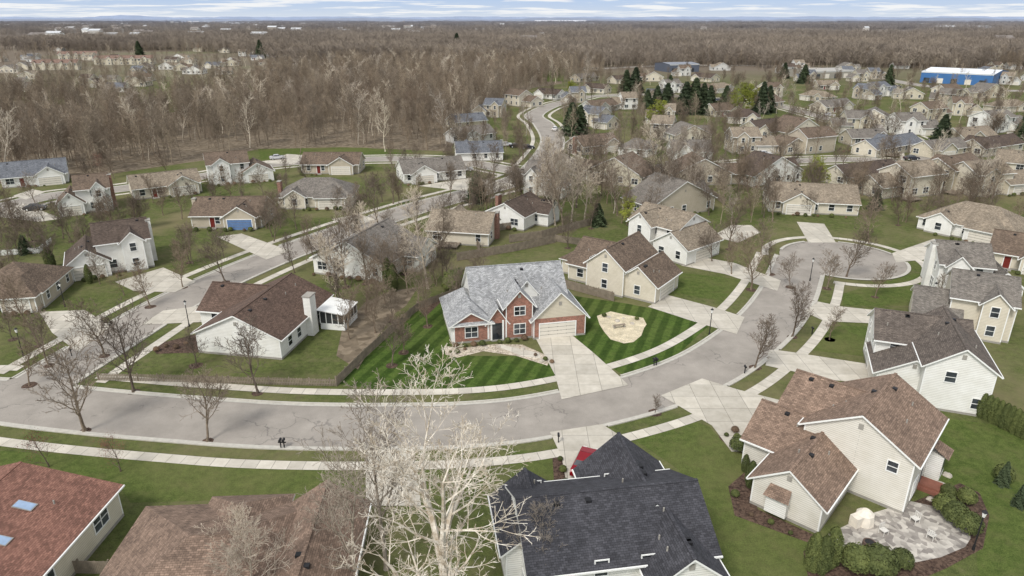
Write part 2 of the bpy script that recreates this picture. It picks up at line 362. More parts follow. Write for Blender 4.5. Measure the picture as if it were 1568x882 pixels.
def volume(W,Rf,T,x0,y0,x1,y1,h,kind,rise,wm,rm,base=0,gm=None,ov=.45):
    t=.16
    if kind in('y',): 
        X=lambda a,b,z:(b,a,z); a0,a1,b0,b1=y0,y1,x0,x1
    else:
        X=lambda a,b,z:(a,b,z); a0,a1,b0,b1=x0,x1,y0,y1
    if kind=='hip' and (x1-x0)<(y1-y0):
        X=lambda a,b,z:(b,a,z); a0,a1,b0,b1=y0,y1,x0,x1
    for q in (((x0,y0),(x1,y0)),((x1,y0),(x1,y1)),((x1,y1),(x0,y1)),((x0,y1),(x0,y0))):
        W.poly([q[0]+(base,),q[1]+(base,),q[1]+(h,),q[0]+(h,)],wm)
    e=.025; W.box(x0-e,y0-e,-.05,x1+e,y1+e,.28,FND)
    for cx,sx in ((x0,-1),(x1,1)):
        for cy,sy in ((y0,-1),(y1,1)):
            T.box(min(cx+sx*.02,cx-sx*.1),min(cy+sy*.02,cy-sy*.1),.28,max(cx+sx*.02,cx-sx*.1),max(cy+sy*.02,cy-sy*.1),h-.05,TRIM)
    bm=(b0+b1)/2; hb=(b1-b0)/2; sl=rise/hb; ez=h-ov*sl
    if kind in 'xy':
        for a in (a0,a1): W.poly([X(a,b0,h),X(a,b1,h),X(a,bm,h+rise)],gm or wm)
        A0=a0-ov*.7;A1=a1+ov*.7; rz=h+rise
        if rise>1.7:
            for A in (a0-.04,a1+.04): T.obox((0,0,0),X(1,0,0),X(0,1,0),A-.02,A+.02,h+rise*.5,h+rise*.5+.5,bm-.2,bm+.2,FND)
        for s in (-1,1):
            be=bm+s*(hb+ov)
            Rf.poly([X(A0,be,ez+t),X(A1,be,ez+t),X(A1,bm,rz+t),X(A0,bm,rz+t)],rm)
            T.poly([X(A0,be,ez-.02),X(A1,be,ez-.02),X(A1,be,ez+t),X(A0,be,ez+t)],TRIM)
            T.poly([X(A0,be,ez),X(A1,be,ez),X(A1,bm,rz),X(A0,bm,rz)],TRIM)
            T.obox((0,0,0),X(1,0,0),X(0,1,0),A0,A1,ez+.02,ez+t-.01,min(be,be+s*.1),max(be,be+s*.1),TRIM)
            for A in (A0,A1): T.poly([X(A,be,ez-.03),X(A,bm,rz-.03),X(A,bm,rz+t),X(A,be,ez+t)],TRIM)
        Rf.obox((0,0,0),X(1,0,0),X(0,1,0),A0,A1,rz+t-.03,rz+t+.03,bm-.13,bm+.13,rm)
    elif kind=='hip':
        A0=a0-ov;A1=a1+ov;B0=b0-ov;B1=b1+ov; z=ez+t; rz=h+rise+t; k=hb+ov
        if (A1-A0)/2<k: k=(A1-A0)/2-.01
        r0=X(A0+k,bm,rz); r1=X(A1-k,bm,rz)
        Rf.poly([X(A0,B0,z),X(A1,B0,z),r1,r0],rm);Rf.poly([X(A1,B1,z),X(A0,B1,z),r0,r1],rm)
        Rf.poly([X(A0,B1,z),X(A0,B0,z),r0],rm);Rf.poly([X(A1,B0,z),X(A1,B1,z),r1],rm)
        for q in (((A0,B0),(A1,B0)),((A1,B0),(A1,B1)),((A1,B1),(A0,B1)),((A0,B1),(A0,B0))):
            T.poly([X(*q[0],ez),X(*q[1],ez),X(*q[1],z),X(*q[0],z)],TRIM)
        T.poly([X(A0,B0,ez),X(A1,B0,ez),X(A1,B1,ez),X(A0,B1,ez)],TRIM)
    if kind in 'xy' and rise>1.2 and a1-a0>5:
        for _ in range(2):
            a=R.uniform(a0+1,a1-1); f=R.uniform(.25,.8); s=R.choice((-1,1)); z=h+rise*f+t; q=X(a,bm+s*hb*(1-f),0)
            T.cyl(q[0],q[1],z-.15,z+.35,.07,.07,FND,6)
        for _ in range(2):
            a=R.uniform(a0+1,a1-1); f=.86; s=R.choice((-1,1)); z=h+rise*f+t; q=X(a,bm+s*hb*(1-f),0)
            T.box(q[0]-.2,q[1]-.2,z-.12,q[0]+.2,q[1]+.2,z+.14,POSTM)
def house(name,o,ang,vols,wall,roof,extra=None,detail=True):
    e=bpy.data.objects.new(name,None); scene.collection.objects.link(e); e.location=(o[0],o[1],0); e.rotation_euler=(0,0,ang)
    W=MB();Rf=MB();T=MB();Wi=MB();D=MB()
    rm=shingle(roof)
    for i,v in enumerate(vols):
        x0,y0,x1,y1,h,kind,rise=v[:7]; op=v[7] if len(v)>7 else {}
        j=.011*i; x0+=j;y0+=j*1.1;x1-=j*.9;y1-=j*1.2;h+=j
        wm=op.get('wall',wall); gm=op.get('gw')
        volume(W,Rf,T,x0,y0,x1,y1,h,kind,rise,wm,op.get('roof',rm),0,gm)
        gd=op.get('g')
        for f in 'flrb':
            fr=FACES[f](x0,y0,x1,y1); L=fr[3]
            if gd and gd[0]==f: garage(D,fr,L*(gd[2] if len(gd)>2 else .5),gd[1],gd[3] if len(gd)>3 else None)
            if op.get('nw') and f in op['nw']: continue
            if not detail and f=='b': continue
            n=max(1,int(L/3.3))
            if L<2.4: continue
            for st in range(2 if h>4.5 else 1):
                if gd and gd[0]==f and st==0: continue
                for q in range(n):
                    if R.random()<.22 and n>1: continue
                    s=L*(q+.5)/n; ww=R.choice((.9,.9,1.1,1.7))
                    if L<4: ww=.9
                    if 'win' not in op: window(Wi,fr,s,.95+2.65*st,ww,1.35,op.get('sh'))
        for w in op.get('win',[]):
            window(Wi,FACES[w[0]](x0,y0,x1,y1),*w[1:])
        if 'd' in op: door(D,FACES[op['d'][0]](x0,y0,x1,y1),op['d'][1],plain('door_paint',op.get('dc',(110,45,40)),.4))
        c=Matrix.Rotation(ang,2)@Vector(((x0+x1)/2,(y0+y1)/2)); OCC.append((o[0]+c.x,o[1]+c.y,max(x1-x0,y1-y0)*.62))
    if extra: extra(W,Rf,T,Wi,D)
    W.obj('walls',e);Rf.obj('roof',e);T.obj('roof_trim',e);Wi.obj('windows',e);D.obj('doors',e)
    return e
def frame(a,b):
    A=Vector(P(*a));B=Vector(P(*b)); d=B-A
    return A,math.atan2(d.y,d.x),d.length
SHR=[]
GREY=(126,120,113);BRN=(116,101,88);TAN=(146,134,118);CHAR=(66,67,72);BLU=(114,117,123);RED=(122,86,74);DBR=(94,82,74)
WH=siding((234,233,228));CR=siding((214,206,189));TN=siding((188,178,161));LG=siding((202,201,197));YE=siding((205,197,177));BK=brickm((138,96,84))
def gen(a,b,D,style,roof=BRN,wall=None,mir=False,flip=False,gcol=None,detail=True):
    o,ang,W=frame(a,b); wall=wall or WH
    if style=='A': vols=[(0,1.6,W,D,2.7,'x',.24*D),(W*.5,0,W*.5+min(6.6,W*.45),D*.62,2.75,'y',2.0,{'g':('f',4.9 if W>11 else 3),'gw':wall}),]
    elif style=='B': vols=[(0,1.4,W*.64,D,5.3,'x',2.3),(W*.52,0,W,D*.8,2.8,'x' if R.random()<.5 else 'y',2.2,{'g':('f',min(4.9,W*.36))}),(W*.08,.5,W*.34,D*.5,5.35,'y',1.4)]
    elif style=='C': vols=[(0,1.6,W,D,2.7,'hip',.25*D),(W*.52,0,W*.52+min(6.6,W*.45),D*.7,2.75,'hip',1.9,{'g':('f',4.9 if W>11 else 3)}),(W*.1,.6,W*.38,D*.5,2.8,'y',1.5)]
    elif style=='E': vols=[(0,0,W,D,3.0,'y',W*.25),(W*.6,D*.45,W+3,D*.95,2.9,'x',2.0)]
    out=[]
    for v in vols:
        v=list(v)
        if len(v)<8: v.append({})
        op=dict(v[7])
        if mir: v[0],v[2]=W-v[2],W-v[0]
        if flip:
            v[1],v[3]=D-v[3],D-v[1]
            if 'g' in op: op['g']=('b',)+op['g'][1:]
        if gcol and 'g' in op: op['g']=op['g'][:2]+(.5,gcol)
        if v[1]>.5 and not flip and style in 'ABC' and 'g' not in op: op['d']=('f',(v[2]-v[0])*.3) if v[0]==0 else op.get('d')
        if op.get('d') is None: op.pop('d',None)
        v[7]=op; out.append(tuple(v))
    nm={'A':'ranch_house','B':'two_storey_house','C':'hip_roof_house','E':'gabled_house'}[style]
    ch=R.random(); dk=R.random()
    def ex(Wl,Rf,T,Wi,Dd):
        hh=7.9 if style=='B' else 5.8
        if ch<.4:
            xs=-.75 if not mir else W
            Wl.box(xs,D*.45,0,xs+.75,D*.45+1.5,hh-.6,wall if ch<.25 else BK); T.box(xs-.06,D*.45-.06,hh-.6,xs+.81,D*.45+1.56,hh-.48,FND)
        if dk<.6:
            y0,y1=(D,D+3) if not flip else (-3,0); x0=W*.2;x1=x0+4.2
            Dd.box(x0,y0+.02,.42,x1,y1-.02,.52,WOODF)
            for k in range(9):
                xx=x0+(x1-x0)*k/8; yy=(y1-.1) if not flip else y0+.05
                Dd.box(xx-.03,yy,.0,xx+.03,yy+.06,1.4,WOODF)
            yy=(y1-.1) if not flip else y0+.05
            Dd.box(x0,yy-.02,1.38,x1,yy+.08,1.46,WOODF)
    e=house(nm,o,ang,out,wall,roof,ex if detail else None,detail)
    M=Matrix.Rotation(ang,2)
    if detail:
        for k in range(int(W/1.4)):
            q=M@Vector((k*1.4+R.uniform(0,.6),(-.8 if not flip else D+.8)+R.uniform(-.2,.2)))
            p=Vector((o.x+q.x,o.y+q.y))
            if R.random()<.6 and not indrv(p): SHR.append((p.x,p.y,R.uniform(.5,1.1)))
    return e
# main brick house
o,ang,W=frame((692,527),(893,508))
GR=shingle((166,167,168)); LBR=brickm((150,98,84)); CGB=siding((206,198,180))
def mainx(Wl,Rf,T,Wi,D):
    D.box(5.3,1.9,.1,6.9,2.0,2.6,GL); D.box(5.75,1.82,.12,6.45,1.9,2.3,plain('door_paint',(70,50,40),.4))
    D.box(5.25,-.4,0,7.0,2.0,.14,FND)
    D.box(5.35,-.16,.14,6.75,-.12,2.5,GL)
    for x in (5.15,6.75): D.box(x,-.3,.14,x+.22,-.12,2.9,TRIM)
    T.cyl(13.6,6.6,5.5,7.6,.22,.22,POSTM,8)
vols=[(3.4,2.2,16.4,11.8,3.6,'x',4.3,{'nw':'f'}),
 (0,0,5.3,9.5,2.9,'hip',2.2,{'wall':WH,'win':[('l',3,.9,1,1.3),('l',6,.9,1,1.3)]}),
 (.3,-.12,4.9,1.2,2.86,'y',1.4,{'wall':LBR,'gw':LBR,'win':[('f',2.3,.8,1.6,1.45)]}),
 (4.9,-.1,7.3,3.5,2.9,'y',1.7,{'wall':LBR,'gw':LBR,'win':[]}),
 (7.2,-.35,10.9,6,4.9,'y',2.0,{'wall':LBR,'gw':LBR,'win':[('f',1.85,.8,1.5,1.4),('f',1.85,3.5,1.4,1.2)]}),
 (10.8,-1.0,18.1,9,2.9,'y',3.5,{'wall':LBR,'gw':CGB,'g':('f',4.9,.46),'win':[('r',3,.9,1,1.3)]}),
 (9.2,3,12.4,7,5.0,'y',1.9,{'win':[]})]
for i,v in enumerate(vols):
    v[7]['roof']=GR
house('brick_house',o,ang,vols,WH,GREY,mainx)
M2=Matrix.Rotation(ang,2)
for k in range(9):
    q=M2@Vector((k*1.15+.4,-1.0+R.uniform(-.3,.2)))
    if k!=4: SHR.append((o.x+q.x,o.y+q.y,R.uniform(.6,.95)))
# left neighbour with chimney and sunroom
o,ang,W=frame((305,540),(432,551)); SC=plain('porch_screen',(58,60,60),.5)
def lx(Wl,Rf,T,Wi,D):
    Wl.box(W-.1,7.2,0,W+.9,8.8,5.6,WH); T.box(W-.2,7.1,5.6,W+1.0,8.9,5.75,FND)
    x0,y0,x1,y1=W+.9,9.5,W+4.4,14
    Rf.poly([(x0-.2,y0-.4,3.0),(x1+.3,y0-.4,2.5),(x1+.3,y1,2.5),(x0-.2,y1,3.0)],TRIM); T.poly([(x0-.2,y0-.4,2.9),(x1+.3,y0-.4,2.4),(x1+.3,y1,2.4),(x0-.2,y1,2.9)],TRIM)
    D.box(x0,y0,0,x1,y1,.9,TRIM); D.box(x0+.05,y0+.05,.9,x1-.05,y1-.05,2.35,SC)
    for k in range(5):
        xx=x0+(x1-x0)*k/4; D.box(xx-.05,y0-.03,.9,xx+.05,y0+.06,2.5,TRIM)
        yy=y0+(y1-y0)*k/4; D.box(x1-.06,yy-.05,.9,x1+.03,yy+.05,2.5,TRIM)
house('white_siding_house',o,ang,[(0,0,W,15,2.9,'y',2.7,{'nw':'f','win':[('r',2.5,.9,1,1.3),('r',5,.9,1,1.3),('r',11,.9,1,1.3)]}),(-4,7,5,15.5,2.8,'x',2.3,{'g':('l',4.6)}),],WH,(104,86,76),lx)
gen((482,419),(590,433),14,'E',GREY,WH)
# cream house right of centre
o,ang,W=frame((860,433),(1000,468))
house('cream_siding_house',o,ang,[(0,2,9,12,3,'x',3),(4.5,0,11,11,4.6,'y',2.6,{'nw':'r'}),(10,0.6,W,9,2.9,'y',2.4,{'g':('r',4.9)}),(-2.5,4,3,11,2.7,'hip',1.5)],CR,BRN)
o,ang,W=frame((952,378),(1050,408))
house('two_storey_house',o,ang,[(0,2,W*.75,11,5.2,'x',2.2),(W*.5,0,W,10,3.0,'y',2.3,{'g':('r',4.6)}),(1,.4,6,7,5.3,'y',1.9)],WH,TAN)
gen((745,345),(802,354),11,'E',DBR,WH)
gen((655,372),(748,378),11,'A',TAN,CR,True,True)
gen((92,333),(174,324),10,'B',BRN,WH,True)
gen((4,291),(106,281),12,'A',BLU,WH)
gen((108,432),(238,412),11,'B',DBR,WH,True)
gen((208,309),(312,296),10,'A',TAN,CR)
gen((290,353),(398,352),11,'A',BRN,TN,False,False,plain('blue_garage_door',(98,126,168),.5))
gen((322,286),(420,277),10,'B',BRN,WH)
gen((424,322),(538,320),12,'C',GREY,CR)
gen((460,268),(548,268),10,'A',BRN,TN)
gen((622,284),(716,276),11,'A',GREY,WH,True)
gen((-60,486),(62,478),12,'C',BRN,TN)
gen((1178,327),(1316,334),12,'A',TAN,CR,True)
gen((1398,352),(1548,385),13,'C',TAN,WH)
gen((1432,457),(1560,470),10,'B',GREY,WH)
gen((1392,505),(1545,532),11,'B',GREY,CR,True)
gen((1508,410),(1610,428),11,'A',BRN,CR)
o,ang,W=frame((1338,612),(1508,640))
house('two_storey_house',o,ang,[(4.2,0,W,12,5.3,'y',2.3,{'nw':'','win':[('f',2.5,3.6,1,1.2),('f',5.5,.9,1,1.2)]}),(0,1.4,7,9,2.9,'y',2.0,{'g':('l',4.8)}),(0,6,W-1,13,5.0,'x',2.2)],WH,(108,99,92))
# lower right house
o=Vector(P(1252,818)); ang=math.radians(-42)
def rx(Wl,Rf,T,Wi,D):
    D.box(.0,9.0,0,1.3,11.5,.16,FND)
    bs=plain('brick_step',(130,86,72),.9)
    D.box(4.6,12.0,0,7.0,13.8,.35,bs); D.box(4.6,12.2,.35,6.3,13.6,.6,bs)
    D.box(4.55,12.3,.6,4.66,13.5,2.7,GL)
    sh=shingle((134,114,100))
    Rf.poly([(6.2,14.3,2.6),(6.2,16.6,2.6),(4.6,16.3,3.4),(4.6,14.6,3.4)],sh); Wl.box(4.5,14.5,0,5.8,16.4,2.6,WH)
    for y in (14.7,15.6): Wi.box(5.79,y,.8,5.83,y+.7,2.2,GL)
    Rf.poly([(-4.6,-1.0,2.2),(-2.4,-1.0,2.2),(-2.6,0,2.95),(-4.4,0,2.95)],sh)
    Wl.box(-4.4,-.7,.5,-2.6,0,2.2,WH)
house('two_storey_house',o,ang,[(-5.9,0,0,8,2.8,'y',2.1,{'win':[('r',5,.7,1.7,1.4)]}),(-4.6,7.4,4.6,17,5.3,'y',2.7,{'win':[('r',2.4,.6,1.5,1.7),('r',7.6,3.6,1,1.2),('f',7.6,3.7,.8,1),('r',3,3.6,1,1.2)]}),(-9,5,-3,12.5,3.0,'x',2.2,{'g':('l',4.9)}),(-7.6,9,1,17.4,5.1,'x',2.1),],siding((220,216,206)),(140,119,104),rx)
# bottom charcoal house
o=Vector((1.5,34.8)); ang=math.radians(9)
house('dark_roof_house',o,ang,[(0,1.6,13.5,10.8,4.6,'x',2.5),(6.6,5,13.6,14,3.4,'y',3.0,{'g':('b',4.9)}),(8.2,-.6,13.2,5,4.3,'y',2.0,{'win':[('f',2.5,.9,1.7,1.5),('f',2.5,3.0,1.5,1.0)]}),(-1.2,5,4,11.5,3.5,'y',2)],WH,(74,74,79))
# bottom-left houses
o=Vector((-29,33)); ang=math.radians(3)
house('hip_roof_house',o,ang,[(0,0,14.4,12.2,2.7,'hip',2.3),(11.6,-.5,17.5,12,2.8,'y',2.0),(5,5,11,13.2,2.75,'hip',1.6)],CR,(134,114,100))
o=Vector((-50,35)); ang=math.radians(-2)
SKY=plain('skylight_glass',(150,170,195),.1)
def sx(Wl,Rf,T,Wi,D):
    for (x,y) in ((11.4,9.0),(12.0,5.4)):
        s=2.0/8.0; z=3+2.0-(x-8)*s+.17
        for a,bm in ((.0,.0),(.08,.03)):
            mm=FND if a==0 else SKY
            Rf.poly([(x-.75+a,y-.45+a,z+.75*s+.08+bm),(x+.75-a,y-.45+a,z-.75*s+.08+bm),(x+.75-a,y+.45-a,z-.75*s+.08+bm),(x-.75+a,y+.45-a,z+.75*s+.08+bm)],mm)
house('ranch_house',o,ang,[(0,0,16,13.2,3,'y',2.0,{'win':[('r',4,.9,1.4,1.5),('r',10.5,1.2,1.8,1.4)]}),(4,-6,12,3,2.9,'x',1.7)],CR,(138,101,88),sx)
# mid and far houses
walls=[WH,CR,CR,TN,LG,YE,TN,WH]; roofs=[BRN,GREY,TAN,BRN,DBR,BLU,TAN,GREY]
MID=[(735,219,56),(722,196,48),(745,180,42),(735,247,70),(790,163,36),(905,143,34),(880,158,36),(932,172,38),(906,196,46),(925,236,56),(968,240,44),(940,283,84),(1075,284,88),(1062,247,60),(1060,220,52),(1005,153,34),(958,168,36),(1138,190,50),(1118,179,40),(1195,205,62),(1232,214,54),(1305,204,62),(1410,208,60),(1375,236,70),(1335,224,56),(1480,178,46),(1465,152,38),(1505,222,52),(1535,236,60),(1462,242,54),(1550,202,50),(1556,172,46),(1155,236,64),(1242,236,70),(1190,283,74),(1345,284,84),(1400,303,80),(1465,292,76),(1540,300,86),(1082,144,34),(1040,143,34),(832,152,34),(1110,142,32),(1182,150,36),(1240,155,38),(1290,172,42),(1320,152,36),(1360,148,36),(1395,152,36),(1335,190,46),(1270,138,32),(1440,160,38),(1520,150,36),(1010,190,44),(1020,213,50),(1160,165,38),(1440,185,44),(830,303,62),(1045,330,95),(1560,265,80),(1545,130,32),(1070,125,30),(905,125,28),(960,128,28)]
for i,(u,v,w) in enumerate(MID):
    t=R.uniform(-.11,.11)*w*(v/240.)
    gen((u-w/2,v+t),(u+w/2,v-t),R.uniform(9,11),R.choice('AABCBE'),R.choice(roofs),R.choice(walls),R.random()<.5,R.random()<.4,None,v>225)
FARH=[]
for i in range(60):
    u=R.uniform(-80,470);v=R.uniform(78,142) if u<250 else R.uniform(78,120); FARH.append((u,v))
for i in range(20): FARH.append((R.uniform(900,1640),R.uniform(104,126)))
for i,(u,v) in enumerate(FARH):
    x,y=P(u,v)
    if any((x-a)**2+(y-b)**2<18**2 for a,b,c in OCC): continue
    w=14*FP/math.hypot(x,y); t=R.uniform(-.05,.05)*w*.4
    gen((u-w/2,v+t*.2),(u+w/2,v-t*.2),10,R.choice('ABE'),R.choice(roofs),R.choice(walls),R.random()<.5,R.random()<.5,None,False)
for (u,v,w) in ((85,108,70),(190,100,90),(120,92,60)):
    o,ang,W=frame((u-w/2,v),(u+w/2,v-1))
    vols=[(0,0,W,11,5.6,'x',2.5)]+[(k*W/5+1,-1,k*W/5+W/10,5,5.7,'y',1.5) for k in range(5)]
    house('townhouse_row',o,ang,vols,YE,(140,116,104),None,False)
def comm(name,a,b,D,h,wc,rc,stripe=None):
    o,ang,W=frame(a,b); m=MB(); w=plain('metal_cladding',wc,.5,.06,.2); r=plain('membrane_roof',rc,.6,.06,.2)
    m.box(0,0,0,W,D,h,w); m.poly([(-.3,-.3,h+.02),(W+.3,-.3,h+.02),(W+.3,D/2,h+D*.04),(-.3,D/2,h+D*.04)],r); m.poly([(-.3,D/2,h+D*.04),(W+.3,D/2,h+D*.04),(W+.3,D+.3,h+.02),(-.3,D+.3,h+.02)],r)
    for s in (0,W): m.poly([(s,0,h),(s,D,h),(s,D/2,h+D*.04)],w)
    m.box(-.05,-.06,h-.6,W+.05,-.01,h,TRIM)
    for k in range(int(W/8)):
        m.box(k*8+2,-.08,.1,k*8+5.5,-.02,3.2,GDOOR if k%2 else GL)
    m.obj(name,None,(o.x,o.y,0),ang); OCC.append((o.x+W/2,o.y+D/2,W*.6))
comm('blue_warehouse',(1408,126),(1518,132),45,7,(66,108,158),(222,226,230))
comm('metal_building',(1245,121),(1312,119),30,5,(150,146,136),(165,162,155))
comm('metal_building',(1025,111),(1070,110),26,6,(88,94,106),(130,134,142))
comm('metal_building',(820,36.5),(900,36.5),300,14,(200,200,205),(205,208,214))
comm('metal_building',(1420,45),(1500,46),120,10,(205,205,208),(215,218,222))
comm('metal_building',(330,40),(420,40),160,12,(200,204,210),(210,214,220))
comm('metal_building',(60,42),(120,42),160,12,(190,194,200),(200,204,210))
# ---------------------------------------------------------------- trees
def tube(v,f,p0,p1,r0,r1,n=3):
    d=(p1-p0)
    if d.length<1e-5: return
    d.normalize(); a=d.orthogonal().normalized(); c=d.cross(a); b=len(v)
    for p,r in ((p0,r0),(p1,r1)):
        for i in range(n):
            t=2*math.pi*i/n; v.append(p+a*math.cos(t)*r+c*math.sin(t)*r)
    for i in range(n):
        j=(i+1)%n; f.append((b+i,b+j,b+n+j,b+n+i))
def twig(v,f,p0,p1,r):
    d=(p1-p0).normalized(); a=d.orthogonal().normalized(); c=d.cross(a); b=len(v)
    for i in range(3):
        t=2.09*i; v.append(p0+(a*math.cos(t)+c*math.sin(t))*r)
    v.append(p1); f+= [(b,b+1,b+3),(b+1,b+2,b+3),(b+2,b,b+3)]
def tree(name,seed,h,r,mat,kids=(11,6,5,4),clear=.25,ang=(50,45,45,40),lens=(.42,.5,.5,.45),minr=.011,wob=.16,up=.12,tips=None,trunk=1.0,thick=.62,fall=.6):
    rg=random.Random(seed); v=[];f=[];TP=[]
    def grow(p,d,L,rad,lv):
        last=lv>=len(kids)
        if last:
            q=p+d*L*.55; q2=q+(d+Vector((rg.uniform(-.3,.3),rg.uniform(-.3,.3),rg.uniform(-.1,.3))))*L*.45
            twig(v,f,p,q2,max(rad,minr)); TP.append(q2); return
        ns=7 if lv==0 else (5 if lv==1 else 3); pts=[p]; dirs=[d]; rs=[rad]
        for i in range(ns):
            w=wob*(.5 if lv==0 else 1.1)
            d=(d+Vector((rg.gauss(0,w),rg.gauss(0,w),rg.gauss(0,w*.6)+(up if lv else .05)))).normalized()
            p=p+d*L/ns; pts.append(p);dirs.append(d);rs.append(max(minr,rad*(1-.86*(i+1)/ns)))
        nn=6 if lv==0 else (4 if lv==1 else 3)
        for i in range(ns): tube(v,f,pts[i],pts[i+1],rs[i],rs[i+1],nn)
        k=kids[lv]; c0=clear if lv==0 else .22
        for j in range(k):
            t=c0+(1-c0)*(j+rg.random()*.8)/k; x=min(t*ns,ns-.001); i=int(x); fr=x-i
            q=pts[i].lerp(pts[i+1],fr); rr=rs[i]*(1-fr)+rs[i+1]*fr; dd=dirs[i]
            a=dd.orthogonal().normalized(); a.rotate(Matrix.Rotation(j*2.4+rg.uniform(-.5,.5),3,dd))
            an=math.radians(ang[lv]*rg.uniform(.7,1.25)*(1.1-.45*t if lv==0 else 1))
            nd=(dd*math.cos(an)+a*math.sin(an)).normalized()
            fl=fall if lv==0 else .6
            LL=L*lens[lv]*rg.uniform(.7,1.2)*(.55+fl-fl*t)
            grow(q,nd,LL,max(minr,min(rr*(thick if lv==0 else .62),rad*(.62 if lv==0 else .5))),lv+1)
        TP.append(p)
    grow(Vector((0,0,-.1)),Vector((0,0,1)),h*trunk,r,0)
    tube(v,f,Vector((0,0,-.15)),Vector((0,0,.5)),r*1.5,r*1.0,7)
    nb=len(f); mats=[mat]
    if tips:
        lm,cnt,sz=tips; mats.append(lm)
        for q in TP:
            for _ in range(cnt):
                c=q+Vector((rg.gauss(0,.25),rg.gauss(0,.25),rg.gauss(0,.25))); a=Vector((rg.uniform(-1,1),rg.uniform(-1,1),rg.uniform(-1,1))).normalized()*sz; b2=a.orthogonal().normalized()*sz; k=len(v)
                v+= [c-a,c+b2,c+a,c-b2]; f.append((k,k+1,k+2,k+3))
    zm=max(q.z for q in v); s=h/zm
    me=bpy.data.meshes.new(name); me.from_pydata([q*s for q in v],[],f)
    for m in mats: me.materials.append(m)
    if tips: me.polygons.foreach_set('material_index',[0]*nb+[1]*(len(f)-nb))
    me.update(); return me
BK1=bark('bark_grey_brown',(96,86,76),(132,120,107)); BK2=bark('bark_pale',(146,136,122),(188,178,164)); BK3=bark('bark_brown',(96,84,73),(132,119,104))
SYC=bark('sycamore_bark',(176,162,140),(242,237,224),1.6)
FB=bark('forest_bark',(112,102,90),(152,140,124)); FB2=bark('forest_bark_brown',(104,92,80),(142,128,112)); FP2=bark('forest_pale',(162,152,138),(206,198,184))
K4=(16,8,6,4); LN=(.54,.5,.5,.45)
ST=[tree('bare_tree_a',1,9,.17,BK1,K4,.2,(44,44,42,40),LN,.017),tree('bare_tree_b',2,9,.16,BK1,K4,.22,(50,46,42,40),LN,.017),tree('bare_tree_c',3,9,.15,BK3,K4,.18,(42,44,42,40),LN,.017)]
TALL=[tree('tall_tree_a',11,18,.26,BK2,(17,8,6,4),.26,(44,44,42,40),(.42,.5,.5,.45),.022),tree('tall_tree_b',12,18,.25,BK1,(18,8,6,4),.22,(46,44,42,40),(.42,.5,.5,.45),.022)]
FT=[tree('forest_tree_a',21,17,.17,FB,(15,7,6),.3,(40,46,46),(.36,.55,.55),.033),tree('forest_tree_b',22,18,.17,FB,(16,7,6),.25,(46,46,46),(.34,.55,.55),.033),tree('forest_tree_c',23,16,.16,FB2,(14,7,6),.25,(40,46,46),(.38,.55,.55),.033),tree('forest_tree_d',24,18.5,.22,FP2,(13,7,4),.3,(42,45,45),(.36,.52,.5),.032)]
BUD=tree('budding_tree',31,7,.14,BK1,(13,6,4),.2,(50,45,45),(.5,.5,.5),.012,tips=(leafm('spring_leaves',(104,114,44),(150,156,66)),6,.12))
REDB=tree('redbud',32,4,.07,BK1,(10,6,4),.15,(55,45,45),(.55,.5,.5),.01,tips=(leafm('red_buds',(116,72,62),(152,100,88)),2,.04))
def leafmesh(name,mat,seed,n,shape,sz,trunk=None):
    rg=random.Random(seed); v=[];f=[]
    for _ in range(n):
        c,nrm=shape(rg); 
        a=Vector((rg.gauss(0,1),rg.gauss(0,1),rg.gauss(0,1))).normalized(); a=(a-nrm*a.dot(nrm)*.6).normalized(); b=a.cross(nrm+Vector((rg.uniform(-.4,.4),)*3)).normalized()
        s=sz*rg.uniform(.6,1.4); k=len(v); v+=[c-a*s,c+b*s*.6,c+a*s,c-b*s*.6]; f.append((k,k+1,k+2,k+3))
    nb=len(f)
    if trunk: tube(v,f,Vector((0,0,-.1)),Vector((0,0,trunk[0])),trunk[1],trunk[1]*.2,6)
    me=bpy.data.meshes.new(name); me.from_pydata(v,[],f); me.materials.append(mat); me.materials.append(BK3)
    me.polygons.foreach_set('material_index',[0]*nb+[1]*(len(f)-nb)); me.update(); return me
def sh_con(rg):
    t=rg.random()**1.35*.96; z=.35+t*8.6; lay=.72+.28*abs(math.sin(z*3.3)); rad=2.3*(1-t)**.8*lay+.05; a=rg.uniform(0,6.283)
    rad*=.84+.24*math.sin(a*5+z*1.7); rr=rad*rg.uniform(.55,1.08)
    return Vector((math.cos(a)*rr,math.sin(a)*rr,z-rr*.18)),Vector((math.cos(a)*.5,math.sin(a)*.5,.8)).normalized()
def sh_arb(rg):
    t=rg.random(); z=t*3.6+.05; rad=.62*math.sin(math.pi*min(1,(t*.85+.14)))**.6; a=rg.uniform(0,6.283); rad*=rg.uniform(.78,1.06)*(1+.1*math.sin(a*4+z*3))
    return Vector((math.cos(a)*rad,math.sin(a)*rad,z)),Vector((math.cos(a),math.sin(a),.3)).normalized()
def sh_shr(rg):
    d=Vector((rg.gauss(0,1),rg.gauss(0,1),abs(rg.gauss(0,1))*1.2-.15)).normalized(); k=rg.uniform(.78,1.05)*(1+.12*noise.noise(d*2.5))
    return Vector((d.x*.5*k,d.y*.5*k,max(.02,d.z*.5*k+.36))),d
DG=leafm('spruce_needles',(42,54,38),(76,88,62),2.5); AG=leafm('arborvitae_green',(62,72,40),(98,106,62),3); SG=leafm('shrub_green',(66,76,44),(102,110,64),3)
CON=leafmesh('spruce',DG,1,6000,sh_con,.25,(8,.16)); ARB=leafmesh('arborvitae',AG,2,5200,sh_arb,.065,(1,.08)); SHB=leafmesh('shrub',SG,3,2600,sh_shr,.045)
SHB2=leafmesh('shrub_brown',leafm('dry_shrub',(98,78,64),(136,116,96),3),4,1800,sh_shr,.045)
HC={}
